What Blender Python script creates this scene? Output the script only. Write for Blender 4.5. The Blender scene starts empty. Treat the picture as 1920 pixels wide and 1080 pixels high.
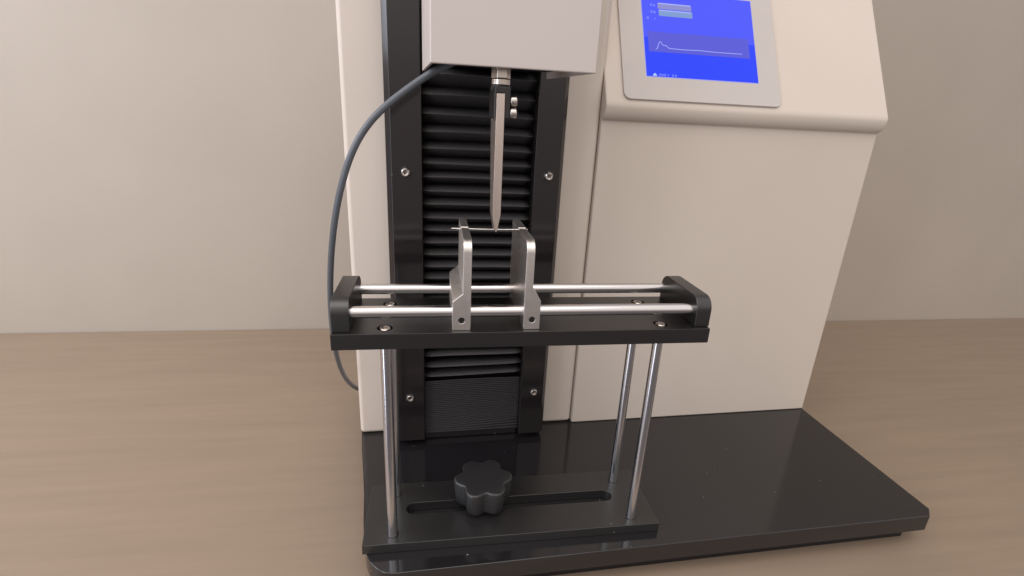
import bpy, bmesh, math, random
from mathutils import Vector, Matrix
random.seed(7)
S = bpy.context.scene
COL = S.collection
MM = 0.001

# ------------------------------------------------------------------ camera
cam_d = bpy.data.cameras.new('camera')
cam = bpy.data.objects.new('camera', cam_d)
COL.objects.link(cam)
Rm = Matrix(((0.98832739, 0.0033697, -0.15230764),
             (-0.14478817, 0.33173932, -0.93219387),
             (0.04738522, 0.94336508, 0.32835495))).to_4x4()
Rm.translation = (0.04094406, -0.39620649, 0.39454659)
Rm[0][3], Rm[1][3], Rm[2][3] = 0.04094406, -0.39620649, 0.39454659
cam.matrix_world = Rm
cam_d.sensor_width = 36.0
cam_d.lens = 944.0366 * 36.0 / 1920.0
cam_d.clip_start = 0.01
cam_d.clip_end = 50.0
cam_d.dof.use_dof = True
cam_d.dof.focus_distance = 0.47
cam_d.dof.aperture_fstop = 14.0
S.camera = cam

# ------------------------------------------------------------------ world and lamps
W = bpy.data.worlds.new('World'); S.world = W; W.use_nodes = True
wn = W.node_tree.nodes; wl = W.node_tree.links
bg = wn['Background']
tc = wn.new('ShaderNodeTexCoord'); sep = wn.new('ShaderNodeSeparateXYZ')
wl.new(tc.outputs['Generated'], sep.inputs[0])
cr = wn.new('ShaderNodeValToRGB')
mr = wn.new('ShaderNodeMapRange'); mr.inputs[1].default_value = -1; mr.inputs[2].default_value = 1
wl.new(sep.outputs['Z'], mr.inputs[0]); wl.new(mr.outputs[0], cr.inputs[0])
cr.color_ramp.elements[0].color = (0.13, 0.12, 0.115, 1)
cr.color_ramp.elements[1].color = (0.60, 0.575, 0.56, 1)
e = cr.color_ramp.elements.new(0.5); e.color = (0.29, 0.255, 0.24, 1)
e = cr.color_ramp.elements.new(0.27); e.color = (0.075, 0.065, 0.065, 1)
e = cr.color_ramp.elements.new(0.62); e.color = (0.62, 0.585, 0.565, 1)
wl.new(cr.outputs[0], bg.inputs[0]); bg.inputs[1].default_value = 1.68

def area(name, loc, target, sx, sy, power, color):
    d = bpy.data.lights.new(name, 'AREA'); d.shape = 'RECTANGLE'
    d.size = sx; d.size_y = sy; d.energy = power; d.color = color
    o = bpy.data.objects.new(name, d); COL.objects.link(o); o.location = loc
    o.rotation_euler = (Vector(target) - Vector(loc)).to_track_quat('-Z', 'Y').to_euler()
    return o
area('ceiling_lamp', (-0.25, -1.0, 2.2), (0.1, 0.1, 0.2), 2.4, 1.6, 23.0, (1.0, 0.945, 0.90))
area('window_light', (-1.35, -0.05, 0.98), (0.0, 0.15, 0.25), 0.8, 0.9, 13.0, (0.82, 0.88, 1.0))
area('leg_streak_light', (-1.15, -1.0, 0.2), (0.1, 0.1, 0.15), 0.42, 2.0, 10.5, (0.84, 0.88, 1.0))  # added strip lamp, makes the bluish streak down the steel legs
S.view_settings.view_transform = 'Standard'
S.view_settings.look = 'None'
S.view_settings.exposure = 0.0
S.view_settings.gamma = 1.0

# ------------------------------------------------------------------ materials
def mat(name, col, rough=0.5, metal=0.0, noise=0.0, nscale=200.0, bump=0.0, bscale=900.0, stretch=None, rvar=0.0,
        spec=0.5, coat=0.0, dust=0.0):
    m = bpy.data.materials.new(name); m.use_nodes = True
    n = m.node_tree.nodes; l = m.node_tree.links; b = n['Principled BSDF']
    b.inputs['Base Color'].default_value = (*col, 1); b.inputs['Roughness'].default_value = rough
    b.inputs['Metallic'].default_value = metal; b.inputs['Specular IOR Level'].default_value = spec
    b.inputs['Coat Weight'].default_value = coat; b.inputs['Coat Roughness'].default_value = 0.08
    t = n.new('ShaderNodeTexCoord'); mp = n.new('ShaderNodeMapping'); l.new(t.outputs['Object'], mp.inputs[0])
    if stretch: mp.inputs['Scale'].default_value = stretch
    base = None
    if noise > 0:
        nz = n.new('ShaderNodeTexNoise'); nz.inputs['Scale'].default_value = nscale; nz.inputs['Detail'].default_value = 6
        l.new(mp.outputs[0], nz.inputs[0])
        mx = n.new('ShaderNodeMixRGB'); mx.inputs[1].default_value = (*[c * (1 - noise) for c in col], 1)
        mx.inputs[2].default_value = (*[min(1, c * (1 + noise)) for c in col], 1)
        l.new(nz.outputs[0], mx.inputs[0]); l.new(mx.outputs[0], b.inputs['Base Color']); base = mx.outputs[0]
    if dust > 0:
        v = n.new('ShaderNodeTexVoronoi'); v.inputs['Scale'].default_value = 95.0; l.new(t.outputs['Object'], v.inputs[0])
        nz3 = n.new('ShaderNodeTexNoise'); nz3.inputs['Scale'].default_value = 60; l.new(t.outputs['Object'], nz3.inputs[0])
        th = n.new('ShaderNodeMath'); th.operation = 'MULTIPLY'; th.inputs[1].default_value = 0.085
        l.new(nz3.outputs[0], th.inputs[0])
        lt = n.new('ShaderNodeMath'); lt.operation = 'LESS_THAN'; l.new(v.outputs['Distance'], lt.inputs[0]); l.new(th.outputs[0], lt.inputs[1])
        wn_ = n.new('ShaderNodeTexWhiteNoise'); l.new(v.outputs['Position'], wn_.inputs[0])
        gt = n.new('ShaderNodeMath'); gt.operation = 'GREATER_THAN'; gt.inputs[1].default_value = 1 - dust; l.new(wn_.outputs[0], gt.inputs[0])
        ml = n.new('ShaderNodeMath'); ml.operation = 'MULTIPLY'; l.new(lt.outputs[0], ml.inputs[0]); l.new(gt.outputs[0], ml.inputs[1])
        m2 = n.new('ShaderNodeMixRGB'); m2.inputs[1].default_value = (*col, 1); m2.inputs[2].default_value = (0.35, 0.33, 0.3, 1)
        l.new(ml.outputs[0], m2.inputs[0])
        if base: l.new(base, m2.inputs[1])
        l.new(m2.outputs[0], b.inputs['Base Color'])
    if bump > 0 or rvar > 0:
        nz2 = n.new('ShaderNodeTexNoise'); nz2.inputs['Scale'].default_value = bscale; nz2.inputs['Detail'].default_value = 3
        l.new(mp.outputs[0], nz2.inputs[0])
        if bump > 0:
            bp = n.new('ShaderNodeBump'); bp.inputs['Strength'].default_value = bump; bp.inputs['Distance'].default_value = 0.0004
            l.new(nz2.outputs[0], bp.inputs['Height']); l.new(bp.outputs[0], b.inputs['Normal'])
        if rvar > 0:
            r = n.new('ShaderNodeMapRange'); r.inputs[3].default_value = rough - rvar; r.inputs[4].default_value = rough + rvar
            l.new(nz2.outputs[0], r.inputs[0]); l.new(r.outputs[0], b.inputs['Roughness'])
    return m

def emit(name, col, strength=1.0):
    m = bpy.data.materials.new(name); m.use_nodes = True
    n = m.node_tree.nodes; b = n['Principled BSDF']
    b.inputs['Base Color'].default_value = (0.02, 0.02, 0.02, 1); b.inputs['Roughness'].default_value = 0.3; b.inputs['Specular IOR Level'].default_value = 0.12
    b.inputs['Emission Color'].default_value = (*col, 1); b.inputs['Emission Strength'].default_value = strength
    return m

CREAM = mat('cream_plastic', (0.625, 0.545, 0.475), 0.42, noise=0.035, nscale=9, bump=0.10, bscale=1100, rvar=0.06)
CREAM_IN = mat('cream_sheet_metal', (0.55, 0.485, 0.45), 0.4, noise=0.04, nscale=12, bump=0.10, bscale=1100, rvar=0.06)
GLOSS = mat('black_gloss_metal', (0.015, 0.012, 0.0125), 0.13, bump=0.05, bscale=90, spec=0.6, dust=0.06)
BASEM = mat('black_base_lacquer', (0.013, 0.012, 0.013), 0.11, bump=0.03, bscale=120, spec=0.65, dust=0.3, rvar=0.035)
ANOD = mat('black_anodised', (0.006, 0.0045, 0.0045), 0.34, noise=0.15, nscale=60, bump=0.08, bscale=2500, spec=0.9, dust=0.03)
JBASE = mat('black_jig_base', (0.018, 0.0165, 0.0165), 0.3, noise=0.15, nscale=60, bump=0.05, bscale=2500, spec=0.7, dust=0.10)
CHROME = mat('polished_steel', (0.64, 0.63, 0.65), 0.24, metal=1, noise=0.06, nscale=90, rvar=0.05, bscale=400, stretch=(1, 1, 0.06))
CHROMEX = mat('polished_rail_steel', (0.70, 0.67, 0.66), 0.22, metal=1, noise=0.10, nscale=160, rvar=0.09, bscale=500, stretch=(0.04, 1, 1))
MILL = mat('milled_steel', (0.74, 0.69, 0.65), 0.37, metal=1, noise=0.16, nscale=120, bump=0.25, bscale=900, stretch=(1, 0.12, 1), rvar=0.13)
BLADE = mat('ground_steel', (0.74, 0.635, 0.575), 0.34, metal=1, noise=0.08, nscale=100, bump=0.12, bscale=1600, stretch=(1, 1, 0.1), rvar=0.07)
SCREWM = mat('socket_screw_steel', (0.55, 0.50, 0.46), 0.28, metal=1, noise=0.1, nscale=500, rvar=0.1)
NICKEL = mat('nickel_nut', (0.60, 0.54, 0.49), 0.25, metal=1, noise=0.06, nscale=400, rvar=0.08)
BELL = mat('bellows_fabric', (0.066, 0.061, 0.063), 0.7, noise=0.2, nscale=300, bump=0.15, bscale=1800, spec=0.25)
BELL2 = mat('bellows_fabric_shaded', (0.026, 0.024, 0.026), 0.55, noise=0.2, nscale=300, bump=0.15, bscale=1800, spec=0.35)  # same fabric, darker: shade of the packed folds put into the colour
CABLE = mat('grey_cable_sheath', (0.10, 0.11, 0.125), 0.36, noise=0.08, nscale=200, bump=0.05, bscale=900)
KNOB = mat('black_knob_plastic', (0.022, 0.021, 0.022), 0.33, bump=0.06, bscale=1200, spec=0.55)
CLAMP = mat('clamp_black_oxide', (0.020, 0.017, 0.017), 0.36, bump=0.08, bscale=1500)
SHADOW = mat('black_shade', (0.008, 0.007, 0.008), 0.5, bump=0.1, bscale=300)  # near-black; on the plinth it carries the shade below the slab
DARK = mat('dark_hole', (0.01, 0.01, 0.01), 0.6, bump=0.1, bscale=900)
TAN = mat('tan_desk_laminate', (0.27, 0.20, 0.145), 0.4, noise=0.15, nscale=70, bump=0.12, bscale=220, stretch=(0.07, 1, 1), dust=0.18, rvar=0.08)
WALLM = mat('warm_wall_paint', (0.42, 0.365, 0.31), 0.75, noise=0.07, nscale=5, bump=0.6, bscale=150)
BEZ = mat('bezel_membrane', (0.52, 0.475, 0.45), 0.35, noise=0.02, nscale=40, bump=0.03, bscale=900)
NEEDLE = mat('needle_steel', (0.80, 0.76, 0.72), 0.25, metal=1, noise=0.05, nscale=900)
SCR = emit('screen_blue_glare', (0.060, 0.085, 0.95), 1.0)  # paler blue, the glass reflection over the upper screen is in the colour
SCR2 = emit('screen_deep_blue', (0.008, 0.045, 0.95), 1.0)
CHART = emit('screen_chart_violet', (0.085, 0.09, 0.66), 1.0)
FIELD1 = emit('screen_field_lilac', (0.25, 0.26, 0.60), 1.0)
FIELD2 = emit('screen_field_pale', (0.20, 0.32, 0.62), 1.0)
FRIM = emit('screen_field_rim', (0.40, 0.45, 1.0), 1.0)
MARK = emit('screen_mark', (0.22, 0.28, 1.0), 1.0)
WHITE = emit('screen_white', (0.45, 0.60, 1.0), 1.0)
EDGE = emit('screen_edge_glow', (0.42, 0.42, 0.85), 0.9)

# ------------------------------------------------------------------ helpers (all in millimetres)
def finish(bm, ang=32):
    bmesh.ops.recalc_face_normals(bm, faces=bm.faces)
    for f in bm.faces: f.smooth = True
    a = math.radians(ang)
    for ed in bm.edges:
        if len(ed.link_faces) == 2 and ed.calc_face_angle(0) > a: ed.smooth = False

def obj(name, bm, material, parent=None, bevel=0.0, seg=3, loc=None, ang=32):
    finish(bm, ang)
    bmesh.ops.scale(bm, vec=(MM, MM, MM), verts=bm.verts)
    me = bpy.data.meshes.new(name); bm.to_mesh(me); bm.free()
    me.materials.append(material)
    o = bpy.data.objects.new(name, me); COL.objects.link(o)
    if parent: o.parent = parent
    if loc: o.location = [c * MM for c in loc]
    if bevel:
        md = o.modifiers.new('edge', 'BEVEL'); md.width = bevel * MM; md.segments = seg
        md.limit_method = 'ANGLE'; md.angle_limit = math.radians(35); md.harden_normals = True
    return o

def thing(name, label, cat, loc=(0, 0, 0), rz=0.0, group=None, kind=None):
    o = bpy.data.objects.new(name, None); COL.objects.link(o)
    o.location = [c * MM for c in loc]; o.rotation_euler = (0, 0, rz); o.empty_display_size = 0.02
    o['label'] = label; o['category'] = cat
    if group: o['group'] = group
    return o

def tag(o, label, cat, group=None):
    o['label'] = label; o['category'] = cat
    if group: o['group'] = group
    return o

def box(bm, x0, x1, y0, y1, z0, z1):
    v = [bm.verts.new((x, y, z)) for z in (z0, z1) for y in (y0, y1) for x in (x0, x1)]
    for q in ((0, 2, 3, 1), (4, 5, 7, 6), (0, 1, 5, 4), (2, 6, 7, 3), (0, 4, 6, 2), (1, 3, 7, 5)):
        bm.faces.new([v[i] for i in q])
    return bm
def B(*a): return box(bmesh.new(), *a)

def prism(bm, pts, axis, a0, a1):
    """pts: 2-D outline; axis: the extrusion axis 0/1/2."""
    def p3(u, v, a):
        return ((a, u, v), (u, a, v), (u, v, a))[axis]
    lo = [bm.verts.new(p3(u, v, a0)) for u, v in pts]; hi = [bm.verts.new(p3(u, v, a1)) for u, v in pts]
    n = len(pts)
    bm.faces.new(lo); bm.faces.new(hi)
    for i in range(n): bm.faces.new((lo[i], lo[(i + 1) % n], hi[(i + 1) % n], hi[i]))
    return bm

def cyl(bm, c, r, a0, a1, axis=2, n=40, r2=None, chamfer=0.0):
    prof = [(r, a0), (r2 or r, a1)] if not chamfer else [(r - chamfer, a0), (r, a0 + chamfer), (r, a1 - chamfer), (r - chamfer, a1)]
    return lathe(bm, c, prof, axis, n)

def lathe(bm, c, prof, axis=2, n=40, caps=True):
    rings = []
    for r, a in prof:
        ring = []
        for k in range(n):
            t = 2 * math.pi * k / n; u, v = r * math.cos(t), r * math.sin(t)
            p = ((a, c[0] + u, c[1] + v), (c[0] + u, a, c[1] + v), (c[0] + u, c[1] + v, a))[axis]
            ring.append(bm.verts.new(p))
        rings.append(ring)
    for A, Bq in zip(rings, rings[1:]):
        for k in range(n): bm.faces.new((A[k], A[(k + 1) % n], Bq[(k + 1) % n], Bq[k]))
    if caps: bm.faces.new(rings[0]); bm.faces.new(rings[-1])
    return bm

def arc(cx, cy, r, a0, a1, n):
    return [(cx + r * math.cos(math.radians(a0 + (a1 - a0) * i / n)), cy + r * math.sin(math.radians(a0 + (a1 - a0) * i / n))) for i in range(n + 1)]

def cut(o, cutters):
    """boolean difference, applied at once; each cutter is a bmesh in mm (object space)."""
    for cb in cutters:
        bmesh.ops.recalc_face_normals(cb, faces=cb.faces)
        bmesh.ops.scale(cb, vec=(MM, MM, MM), verts=cb.verts)
        me = bpy.data.meshes.new('c'); cb.to_mesh(me); cb.free()
        co = bpy.data.objects.new('c', me); COL.objects.link(co); co.matrix_world = o.matrix_world
        keep = [m for m in o.modifiers]; params = [(m.width, m.segments) for m in keep]
        for m in keep: o.modifiers.remove(m)
        par = o.parent; loc = o.location.copy(); o.parent = None; o.location = (0, 0, 0); co.matrix_world = Matrix.Identity(4)
        md = o.modifiers.new('b', 'BOOLEAN'); md.operation = 'DIFFERENCE'; md.solver = 'EXACT'; md.object = co
        bpy.context.view_layer.update()
        dg = bpy.context.evaluated_depsgraph_get()
        nm = bpy.data.meshes.new_from_object(o.evaluated_get(dg))
        o.modifiers.remove(md); old = o.data; nm.name = o.name; o.data = nm
        bpy.data.meshes.remove(old); bpy.data.objects.remove(co); bpy.data.meshes.remove(me)
        o.parent = par; o.location = loc
        b2 = bmesh.new(); b2.from_mesh(nm)
        for f in b2.faces: f.smooth = True
        for ed in b2.edges:
            ed.smooth = not (len(ed.link_faces) == 2 and ed.calc_face_angle(0) > math.radians(32))
        b2.to_mesh(nm); b2.free()
        for w, s in params:
            q = o.modifiers.new('edge', 'BEVEL'); q.width = w; q.segments = s; q.limit_method = 'ANGLE'
            q.angle_limit = math.radians(35); q.harden_normals = True
    return o

def socket_screw(name, parent, loc, r=4.2, h=2.6, rot=(0, 0, 0), washer=True, hexr=2.1):
    """head with a hexagonal socket, axis +Z in its own frame; a thin washer ring is its sub-part."""
    bm = bmesh.new(); n = 36
    def ring(rad, z, hexa=False):
        out = []
        for k in range(n):
            t = 2 * math.pi * k / n; rr = rad
            if hexa:
                s = (t % (math.pi / 3)) - math.pi / 6; rr = rad * math.cos(math.pi / 6) / math.cos(s)
            out.append(bm.verts.new((rr * math.cos(t), rr * math.sin(t), z)))
        return out
    rs = [ring(r, 0), ring(r, h - 0.6), ring(r - 0.6, h), ring(hexr + 0.35, h), ring(hexr, h - 0.35, True), ring(hexr, h - 1.9, True)]
    for A, Bq in zip(rs, rs[1:]):
        for k in range(n): bm.faces.new((A[k], A[(k + 1) % n], Bq[(k + 1) % n], Bq[k]))
    bm.faces.new(rs[0]); bm.faces.new(rs[-1])
    o = obj(name, bm, SCREWM, parent, loc=loc); o.rotation_euler = rot
    if washer:
        w = bmesh.new(); lathe(w, (0, 0), [(r + 1.5, -0.1), (r + 1.5, 0.45), (r + 1.1, 0.7), (r - 0.2, 0.7)], 2, 36)
        obj('washer', w, GLOSS, o)
    return o

PSI = 0.023934

# ------------------------------------------------------------------ setting: desk and wall
d = obj('desk', B(-1500, 1900, -125, 618, -75, -52), TAN); d['kind'] = 'structure'
w = obj('wall', B(-2600, 3200, 620, 660, -900, 2200), WALLM); w['kind'] = 'structure'

# ------------------------------------------------------------------ the testing machine
M = thing('testing_machine', 'cream and black bench testing machine with bellows column and blue touch screen on the desk', 'testing machine', (0, 0, 0), PSI)

# base slab, outline with a soft front left corner
out = [(-50, 340), (-50, 190), (-45.5, 150), (-40, 110), (-35, 70), (-32, 35), (-30, 18), (-28, 4), (-25.5, -8), (-22, -17), (-17.5, -24.5), (-12, -30.2), (-6, -33.8), (1, -35.7), (6, -36), (590, -36), (600, -26), (600, 340)]
obj('base', prism(bmesh.new(), out, 2, -31, -10.5), BASEM, M, bevel=1.0, seg=3, ang=40)
obj('plinth_shade', B(-20, 580, -22, 325, -51.9, -31.1), SHADOW, M)  # black block stands in for the shade under the base

# cream housing behind the column, and the cream side cabinet with its sloping console
obj('column_housing', B(-50.5, 233.2, 183.5, 335, -10.4, 620), CREAM, M, bevel=5.5, seg=6)
obj('seam_filler', B(231, 236, 190.5, 320, -9, 600), CREAM, M)  # added filler, keeps the gap between the housings from going dark
cab = [(336, -10.4), (180.5, -10.4), (180.5, 392)] + [(180.5 - 10.5 * math.sin(t * math.pi / 2 / 8) ** 1.0, 392 + 17 * (1 - math.cos(t * math.pi / 2 / 8))) for t in range(1, 9)]
cab += [(170.3 + 0.51 * (z - 410), z) for z in (413, 620)] + [(336, 620)]
obj('side_cabinet', prism(bmesh.new(), cab, 0, 233.7, 600), CREAM, M, bevel=3.4, seg=5)

# touch panel on the slope
TH = math.atan(0.51)
def rrect(x0, y0, x1, y1, r, n=6):
    return arc(x1 - r, y1 - r, r, 0, 90, n) + arc(x0 + r, y1 - r, r, 90, 180, n) + arc(x0 + r, y0 + r, r, 180, 270, n) + arc(x1 - r, y0 + r, r, 270, 360, n)
def flat(pts, y0, y1):          # pts in (u, v) of the panel, depth along -y
    return prism(bmesh.new(), pts, 1, y0, y1)
frame = obj('touch_panel', flat(rrect(0, 0, 196, 160, 8), -1.2, 6), BEZ, M, bevel=0.5, seg=2, loc=(254.3, 171.2, 415.2))
frame.rotation_euler = (-TH, 0, 0)
def scr(name, pts, m, lift, r=0):
    if len(pts) == 2: (a, b), (c, dd) = pts; pts = rrect(a, b, c, dd, r or 0.2, 4)
    return obj(name, flat(pts, -1.2 - lift, -1.0 - lift + 0.1), m, frame)
scr('screen_surround', [(27.4, 27.4), (168.6, 133.6)], EDGE, 0.15, 0.6)
scr('screen', [(28.2, 28.2), (168, 133)], SCR, 0.3, 0.3)
scr('screen_lower', [(28.3, 28.3), (167.9, 76)], SCR2, 0.4, 0.2)  # lower screen in its own blue, left free of the painted reflection
scr('chart_area', [(33.1, 58.2), (160, 83)], CHART, 0.5, 0.4)
for y0, y1, x0, m in ((112.2, 119.8, 47.8, FIELD1), (103.4, 111.2, 48.6, FIELD2)):
    scr('readout_field', [(x0, y0), (x0 + 42, y1)], m, 0.5, 1.2)
    scr('field_rim', [(x0 + 0.6, y1 - 1.5), (x0 + 41, y1 - 0.4)], FRIM, 0.6, 0.4)
def line(pts, w):
    up = [(x, y + w / 2) for x, y in pts]; dn = [(x, y - w / 2) for x, y in reversed(pts)]
    return dn + up
cv = [(41.5, 61.2), (43.3, 62.7), (44.6, 65.4), (46.0, 69.6), (47.8, 71.0), (49.6, 68.2), (51.4, 66.4), (54.1, 66.9), (55.6, 65.4), (57.1, 63.9), (60, 63.3), (63.7, 63.3), (75, 63.0), (95, 63.6), (120, 63.0), (150, 63.2)]
bmc = bmesh.new()
for (xa, ya), (xb, yb) in zip(cv, cv[1:]):
    dx, dy = xb - xa, yb - ya; L = math.hypot(dx, dy); nx, ny = -dy / L * 0.33, dx / L * 0.33
    prism(bmc, [(xa - nx, ya - ny), (xb - nx, yb - ny), (xb + nx, yb + ny), (xa + nx, ya + ny)], 1, -1.85, -1.7)
obj('chart_curve', bmc, FRIM, frame)
def glyph(cx, cy, s):           # unreadable small character: a few strokes
    b = bmesh.new()
    for q in ((-.45, .25, .45, .4), (-.45, -.1, .45, .02), (-.08, -.5, .08, .5), (-.45, -.5, .3, -.38), (.28, -.3, .42, .3)):
        prism(b, [(cx + q[0] * s, cy + q[1] * s), (cx + q[2] * s, cy + q[1] * s), (cx + q[2] * s, cy + q[3] * s), (cx + q[0] * s, cy + q[3] * s)], 1, -1.85, -1.7)
    return obj('screen_character', b, MARK, frame)
for cx, cy, s in ((39.6, 116.2, 3.0), (43.2, 115.9, 3.0), (39.7, 107.5, 3.2), (43.3, 107.3, 3.0), (34.5, 99.5, 3.2), (43, 99.2, 1.8),
                  (44.3, 30.4, 2.6), (47.3, 30.4, 2.6), (50.2, 30.3, 2.6), (54.2, 30.5, 1.8), (60, 30.3, 2.6), (63.5, 30.3, 2.6)):
    glyph(cx, cy, s)
scr('home_symbol', [(36.2, 28.8), (39.9, 28.8), (40.6, 29.6), (38.0, 32.2), (35.5, 29.6)], WHITE, 0.7)

# black column: two cover plates, back plate, pleats
pl = lambda x0, x1, out_left: [(x0, 183.4), (x0, 158), (x0 + 5.6, 152), (x1 - 1, 152), (x1, 153), (x1, 183.4)] if out_left else [(x0, 183.4), (x0, 153), (x0 + 1, 152), (x1 - 5, 152), (x1, 157.5), (x1, 183.4)]
cpL = obj('cover_plate', prism(bmesh.new(), pl(-5.0, 32.6, True), 2, -3, 620), GLOSS, M, bevel=0.8, seg=2)
cpR = obj('cover_plate', prism(bmesh.new(), pl(152.6, 186.4, False), 2, -3, 620), GLOSS, M, bevel=0.8, seg=2)
obj('column_back', B(32.8, 152.4, 180, 183.3, -3, 620), SHADOW, M)
obj('column_foot', B(33.0, 152.2, 164, 179.8, -10, 1.0), GLOSS, M, bevel=1.5)
for x in (15.0, 169.8):
    for z in (330.3, 59.0):
        socket_screw('cover_screw', M, (x, 152.2, z), r=4.2, h=2.6, rot=(math.pi / 2, 0, 0), hexr=2.3)

zs = [83.3, 96.9, 111.0, 125.2, 139.4, 153.6, 167.8, 182.0, 196.4, 210.9, 224.6, 238.9, 252.8, 267.2, 281.2, 295.6, 310.4, 325.4, 339.9, 355.2, 372.1, 390.0, 408.5, 428.0, 448.5, 469.0, 490, 511, 532, 553, 574, 595]
def pleat(z0, z1, i, yf=158.5, yb=172.5, bend=0.0, nose=0.9, tz=0.42):
    """one fold: underside from valley up-front to the ridge is short, upper face runs back and up."""
    bm = bmesh.new(); N = 14; h = z1 - z0; rows = []
    r = random.Random(i)
    a, b, ph = r.uniform(-0.7, 0.7), r.uniform(-0.5, 0.5), r.uniform(0, 6)
    for k in range(N + 1):
        u = k / N; x = 33 + 119.2 * u
        dz = bend * (u ** 2.2) + a * math.sin(math.pi * u) + b * math.sin(2 * math.pi * u + ph) * 0.6
        e = 1 - 0.12 * (max(0, (0.06 - u) / 0.06) + max(0, (u - 0.94) / 0.06))   # ridge tucks in at the ends
        f = yb - (yb - yf) * e
        prof = [(yb, z0 - h * (1 - tz)), (f + 2.2, z0 - nose * 1.0), (f + 0.5, z0 - nose * 0.75), (f, z0), (f + 0.5, z0 + nose * 0.75), (f + 2.2, z0 + nose * 1.1), (yb, z0 + h * tz)]
        rows.append([bm.verts.new((x, py, pz + dz)) for py, pz in prof])
    for A, Bq in zip(rows, rows[1:]):
        for j in range(len(A) - 1): bm.faces.new((A[j], Bq[j], Bq[j + 1], A[j + 1]))
    o = obj('pleat', bm, BELL, M, ang=60)
    sd = o.modifiers.new('thickness', 'SOLIDIFY'); sd.thickness = 0.0006; sd.offset = -1
    return o
for i in range(len(zs) - 1):
    pleat(zs[i], zs[i + 1], i, bend=(2.5 - i * 0.9) if i < 3 else (-0.6 - 0.02 * i))

# the folds stacked at the foot of the bellows: too fine to pick apart
bm = bmesh.new(); N = 20
zl = [1.5 + 2.68 * k for k in range(29)]; zr = [1.5, 6.2, 10.8, 15.2, 19.0] + [19.0 + 2.44 * k for k in range(1, 25)]
for k in range(len(zl) - 1):
    def edge(x, k=k):
        t = (x - 33.2) / 119; w = t ** 1.7
        c = zl[k] * (1 - w) + zr[k] * w + 1.3 * math.sin(math.pi * t) * (k / 28); h2 = (zl[k + 1] - zl[k]) * (1 - w) + (zr[k + 1] - zr[k]) * w
        am = 1.0 + max(0, h2 - 2.7) * 0.8
        return [bm.verts.new((x, y, c + q * h2)) for y, q in ((161.2 + am, -.5), (161.2, -.28), (160.6, 0), (161.2, .28), (161.2 + am, .5))]
    prev = edge(33.2)
    for u in range(1, N + 1):
        cur = edge(33.2 + 119 * u / N)
        for j in range(4): bm.faces.new((prev[j], cur[j], cur[j + 1], prev[j + 1]))
        prev = cur
bmesh.ops.remove_doubles(bm, verts=bm.verts, dist=0.001)
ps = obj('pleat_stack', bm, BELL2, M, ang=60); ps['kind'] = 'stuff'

# crosshead: a cream sheet-metal cover, open below
CH = bpy.data.objects.new('crosshead', None); COL.objects.link(CH); CH.parent = M; CH.empty_display_size = 0.02
sh = [(38.6, 150.5), (38.6, 15.0), (167.0, 15.0), (167.0, 150.5), (164.4, 150.5), (164.4, 17.6), (41.2, 17.6), (41.2, 150.5)]
# front and side walls with a bevelled outer edge; left wall shorter to the rear
obj('front_cover', B(38.6, 167.0, 13.0, 15.4, 426.4, 600), CREAM_IN, CH, bevel=1.1, seg=4)
def side_cover(x0, x1, y1, z1, th):
    o = prism(bmesh.new(), [(15.5, 426.6), (y1, z1), (y1, 600), (15.5, 600)], 0, 0, th)
    for v in o.verts: v.co.x += x0 + (x1 - x0) * (v.co.y - 15.5) / (y1 - 15.5)
    return obj('side_cover', o, CREAM_IN, CH, bevel=0.4, seg=2)
side_cover(38.75, 33.4, 118, 427.3, 2.2)
side_cover(164.6, 154.5, 130, 427.6, 2.2)
obj('bottom_cover', B(42, 153.5, 15.6, 117, 433, 436), SHADOW, CH)
obj('load_arm', B(60, 145, 60, 178, 437, 470), ANOD, CH, bevel=1)

# ------------------------------------------------------------------ probe: nut, collar, clamp, blade
PX, PY = 94.3, 38.0
T = thing('blade_probe', 'steel blade hanging in a black clamp under the cream crosshead, its tip on the needle', 'probe', (PX, PY, 297.4), PSI)
Z0 = 297.4
def hexpts(r): return [(r * math.cos(math.radians(60 * k)), r * math.sin(math.radians(60 * k))) for k in range(6)]
obj('hex_nut', prism(bmesh.new(), hexpts(7.9), 2, 419.6 - Z0 + 0.2, 433.2 - Z0), NICKEL, T, bevel=0.7, seg=3)
bm = bmesh.new(); lathe(bm, (0, 0), [(7.6, 415.2 - Z0), (7.6, 419.4 - Z0)], 2, 40)
obj('collar', bm, NICKEL, T, bevel=0.3)
bm = bmesh.new(); lathe(bm, (0, 0), [(8.0, 411 - Z0), (8.0, 415.0 - Z0)], 2, 40)
obj('clamp_neck', bm, CLAMP, T, bevel=0.4)
FY = 23.0 - PY
cl = obj('clamp', B(-6.7, 6.0, FY, 17, 389.8 - Z0, 413.5 - Z0), CLAMP, T, bevel=1.0, seg=3)
cut(cl, [B(-5.1, 1.6, FY - 3, 20, 380 - Z0, 408.6 - Z0)])
# blade: narrow plate, wedge tip; edge runs along Y
def blade():
    b = bmesh.new(); yf, yb = FY - 0.6, 15.0
    sec = [(-5.0, 1.45, 408.3), (-5.0, 1.6, 380), (-5.0, 1.75, 312.8), (-2.75, -0.55, 299.6), (-1.95, -1.35, 297.6)]
    dp = [yb, yb, yf + 17, yf + 17, yf + 17]
    fr = [(x0, yf, z) for x0, x1, z in sec] + [(x1, yf, z) for x0, x1, z in reversed(sec)]
    bk = [(q[0], d, q[2]) for q, d in zip(sec, dp)] + [(q[1], d, q[2]) for q, d in reversed(list(zip(sec, dp)))]
    A = [b.verts.new((x, y, z - Z0)) for x, y, z in fr]; C = [b.verts.new((x, y, z - Z0)) for x, y, z in bk]
    b.faces.new(A); b.faces.new(C); n = len(A)
    for i in range(n): b.faces.new((A[i], A[(i + 1) % n], C[(i + 1) % n], C[i]))
    return b
obj('blade', blade(), BLADE, T, bevel=0.22, seg=2, ang=8)
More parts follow.
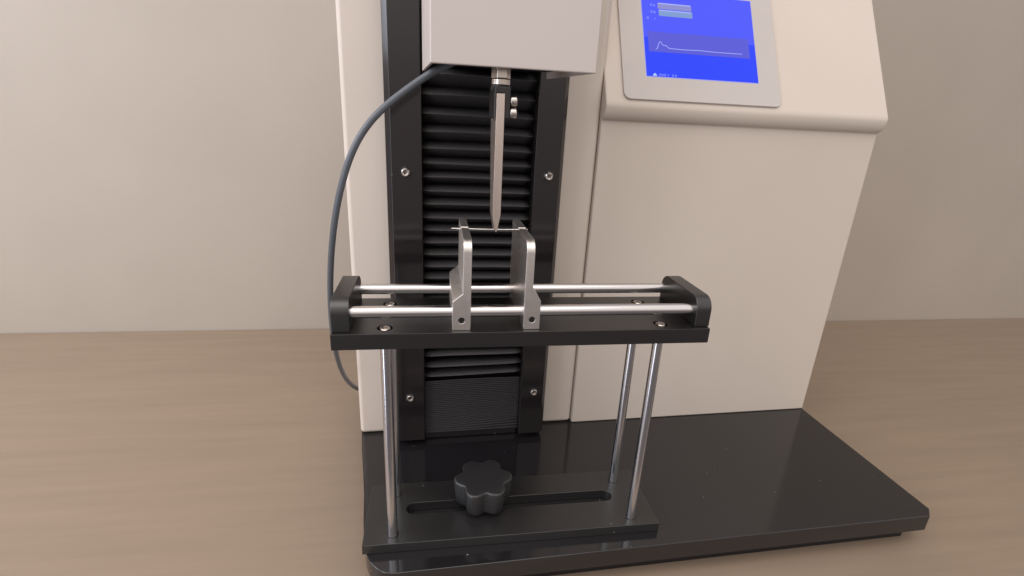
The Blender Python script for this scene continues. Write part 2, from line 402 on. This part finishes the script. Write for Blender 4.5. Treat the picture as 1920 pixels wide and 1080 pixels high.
for z in (403.3, 394.3):
    bm = bmesh.new(); lathe(bm, (-14.2 + PY * 0 + 4, z - Z0), [(4.0, 6.8), (4.3, 7.3), (4.3, 11.2), (3.8, 11.8), (2.0, 11.8), (2.0, 10.3)], 0, 40)
    for v in bm.verts:      # knurled rim
        t = math.atan2(v.co.z - (z - Z0), v.co.y + 10.2); rr = math.hypot(v.co.z - (z - Z0), v.co.y + 10.2)
        if rr > 4.2:
            k = 1 + 0.02 * math.cos(20 * t); v.co.y = -10.2 + (v.co.y + 10.2) * k; v.co.z = (z - Z0) + (v.co.z - (z - Z0)) * k
    obj('thumb_screw', bm, SCREWM, T)

# ------------------------------------------------------------------ sensor cable
cd = bpy.data.curves.new('sensor_cable', 'CURVE'); cd.dimensions = '3D'; cd.bevel_depth = 3.0 * MM; cd.bevel_resolution = 6; cd.use_fill_caps = True
pts = [(78, 66, 440), (62, 62, 434), (44, 60, 426.5), (17.7, 60, 408.0), (-8.9, 60, 387.2), (-25.5, 60, 363.0), (-35, 62, 340), (-46, 68, 306), (-58, 86, 250), (-68, 118, 180), (-76, 170, 105), (-78, 240, 30), (-66, 310, -25), (-40, 360, -47), (20, 400, -49.1), (120, 430, -49.1)]
sp = cd.splines.new('NURBS'); sp.points.add(len(pts) - 1)
for p, q in zip(sp.points, pts): p.co = (q[0] * MM, q[1] * MM, q[2] * MM, 1)
sp.order_u = 4; sp.use_endpoint_u = True; sp.resolution_u = 8
cd.materials.append(CABLE)
co = bpy.data.objects.new('cable_curve', cd); COL.objects.link(co)
bpy.context.view_layer.update()
cm = bpy.data.meshes.new_from_object(co.evaluated_get(bpy.context.evaluated_depsgraph_get()))
bpy.data.objects.remove(co)
for p in cm.polygons: p.use_smooth = True
cab_o = bpy.data.objects.new('sensor_cable', cm); COL.objects.link(cab_o)
tag(cab_o, 'grey round cable curving from under the crosshead across the black column to the left', 'cable')

# ------------------------------------------------------------------ the jig
J = thing('support_jig', 'black jig with four steel legs and two steel rails standing on the machine base', 'test jig', (0, 0, 0))
jb = obj('base_plate', B(-28, 271, -12, 71.5, -10.4, 0), JBASE, J, bevel=0.5, seg=2)
slot = arc(19.5, 32.5, 8, 90, 270, 10) + arc(225.5, 32.5, 8, 270, 450, 10)
cut(jb, [prism(bmesh.new(), slot, 2, -14, 4)])
beam = obj('top_beam', B(-42, 286, -12.3, 71.5, 206, 220), ANOD, J, bevel=0.5, seg=2)
LEG = ((0, 0), (244, 0), (0, 55.6), (244, 55.6))
cut(beam, [lathe(bmesh.new(), p, [(6.3, 216.5), (6.3, 224)], 2, 32) for p in LEG])
for p in LEG:
    bm = bmesh.new(); lathe(bm, p, [(4.4, 0.1), (4.7, 0.5), (4.7, 205.9)], 2, 48)
    obj('leg', bm, CHROME, J)
    bm = bmesh.new(); lathe(bm, p, [(5.5, 0.02), (5.5, 0.35), (4.75, 0.5)], 2, 40); obj('leg_ring', bm, GLOSS, J)
    socket_screw('beam_screw', J, (p[0], p[1], 216.7), r=4.6, h=3.6, washer=False, hexr=2.9)
RZ = 234.0
for y, r in ((1.2, 5.0), (58.2, 4.85)):
    bm = bmesh.new(); lathe(bm, (y, RZ), [(r, -30), (r, 275)], 0, 48); obj('rail', bm, CHROMEX, J)
eb = [(-8.2, 220.05), (67.4, 220.05)] + arc(55.4, 235.2, 12, 0, 90, 8) + arc(3.8, 235.2, 12, 90, 180, 8)
for x0, x1 in ((-41.5, -27), (272.5, 286.5)):
    obj('end_block', prism(bmesh.new(), eb, 0, x0, x1), ANOD, J, bevel=0.6, seg=2)

# support plates
def support(name, foot, upper, label):
    t = thing(name, label, 'support plate', ((upper[0] + upper[1]) / 2, 30, 220.1), 0, 'support plates on the rails')
    ox, oy, oz = (upper[0] + upper[1]) / 2, 30, 220.1
    TZ = 297.6
    # the YZ outline of the narrow upper blade with a rounded front corner and the needle notch
    yz = [(-8, 220.1)] + arc(2, TZ - 10, 10, 180, 90, 8) + [(37.2, TZ), (37.7, TZ - 1.9), (40.4, TZ - 1.9), (40.9, TZ + 0.5), (75, TZ + 0.5), (75, 220.1)]
    fl = foot[0] < upper[0]
    up = prism(bmesh.new(), [(y - oy, z - oz) for y, z in yz], 0, foot[0] - ox - 5, foot[1] - ox + 5)
    if fl: xz = [(foot[0], 215), (upper[1], 215), (upper[1], 305), (upper[0], 305), (upper[0], 252.5), (foot[0], 245.8)]
    else: xz = [(foot[0], 215), (foot[1], 215), (foot[1], 245.8), (upper[1], 257.5), (upper[1], 305), (upper[0], 305), (upper[0], 250)]
    o = obj('plate', up, MILL, t)
    fb = prism(bmesh.new(), [(x - ox, z - oz) for x, z in xz], 1, -30 - oy, 110 - oy)
    bmesh.ops.recalc_face_normals(fb, faces=fb.faces); bmesh.ops.scale(fb, vec=(MM,) * 3, verts=fb.verts)
    me = bpy.data.meshes.new('f'); fb.to_mesh(me); fb.free(); fo = bpy.data.objects.new('f', me); COL.objects.link(fo)
    o.parent = None
    md = o.modifiers.new('u', 'BOOLEAN'); md.operation = 'INTERSECT'; md.solver = 'EXACT'; md.object = fo
    bpy.context.view_layer.update()
    nm = bpy.data.meshes.new_from_object(o.evaluated_get(bpy.context.evaluated_depsgraph_get()))
    o.modifiers.clear(); o.data = nm; bpy.data.objects.remove(fo); o.parent = t; nm.name = 'plate'
    q = o.modifiers.new('edge', 'BEVEL'); q.width = 0.4 * MM; q.segments = 2; q.limit_method = 'ANGLE'; q.angle_limit = math.radians(28); q.harden_normals = True
    hx = (foot[0] + foot[1]) / 2 - ox
    cut(o, [lathe(bmesh.new(), (hx, 229.0 - oz), [(2.7, -20 - oy), (2.7, -1.0 - oy)], 1, 28)])
    # set screw down in the hole
    bm = bmesh.new(); lathe(bm, (hx, 229.0 - oz), [(2.6, -3.4 - oy), (2.6, -1.2 - oy)], 1, 28); obj('set_screw', bm, DARK, t)
    return t
support('support_plate', (55.6, 70.8), (64.0, 70.8), 'milled steel support plate on the rails whose foot flares to the left')
support('support_plate', (116.0, 129.8), (115.3, 122.2), 'milled steel support plate on the rails whose foot flares to the right')

bm = bmesh.new(); lathe(bm, (0, 0), [(0.25, -37.5), (0.55, -36.6)] + [(0.55, -30 + 4 * i) for i in range(15)] + [(0.55, 30.0), (0.3, 30.3)], 0, 16)
for v in bm.verts: v.co.z -= 0.45 * max(0, 1 - (v.co.x / 26) ** 2)
nd = obj('test_needle', bm, NEEDLE, None, loc=(93.2, 39.0, 296.7))
tag(nd, 'thin steel needle lying across the two support plates under the blade tip', 'needle')

# star knob
K = thing('star_knob', 'black six lobed clamping knob standing in the slot of the jig base', 'knob', (91.0, 34.5, 0))
bm = bmesh.new(); n = 132; rings = []
def kr(t, s): return s * (28.3 + 3.3 * math.cos(6 * t + math.radians(-8)) - 0.45 * math.cos(12 * t + math.radians(-16)))
for z, s in ((6.5, 0.88), (7.6, 0.915), (18, 0.955), (30.6, 0.985), (32.0, 0.975), (32.8, 0.945), (33.1, 0.90), (32.9, 0.6), (32.7, 0.3)):
    rings.append([bm.verts.new((kr(2 * math.pi * k / n, s) * math.cos(2 * math.pi * k / n), kr(2 * math.pi * k / n, s) * math.sin(2 * math.pi * k / n), z)) for k in range(n)])
for A, Bq in zip(rings, rings[1:]):
    for k in range(n): bm.faces.new((A[k], A[(k + 1) % n], Bq[(k + 1) % n], Bq[k]))
bm.faces.new(rings[0]); bm.faces.new(rings[-1])
obj('handle', bm, KNOB, K, ang=50)
bm = bmesh.new(); lathe(bm, (0, 0), [(11, 0.3), (11, 6.4)], 2, 40); obj('washer', bm, ANOD, K, bevel=0.4)
bm = bmesh.new(); lathe(bm, (0, 0), [(4, -10.3), (4, 0.2)], 2, 24); obj('bolt', bm, DARK, K)
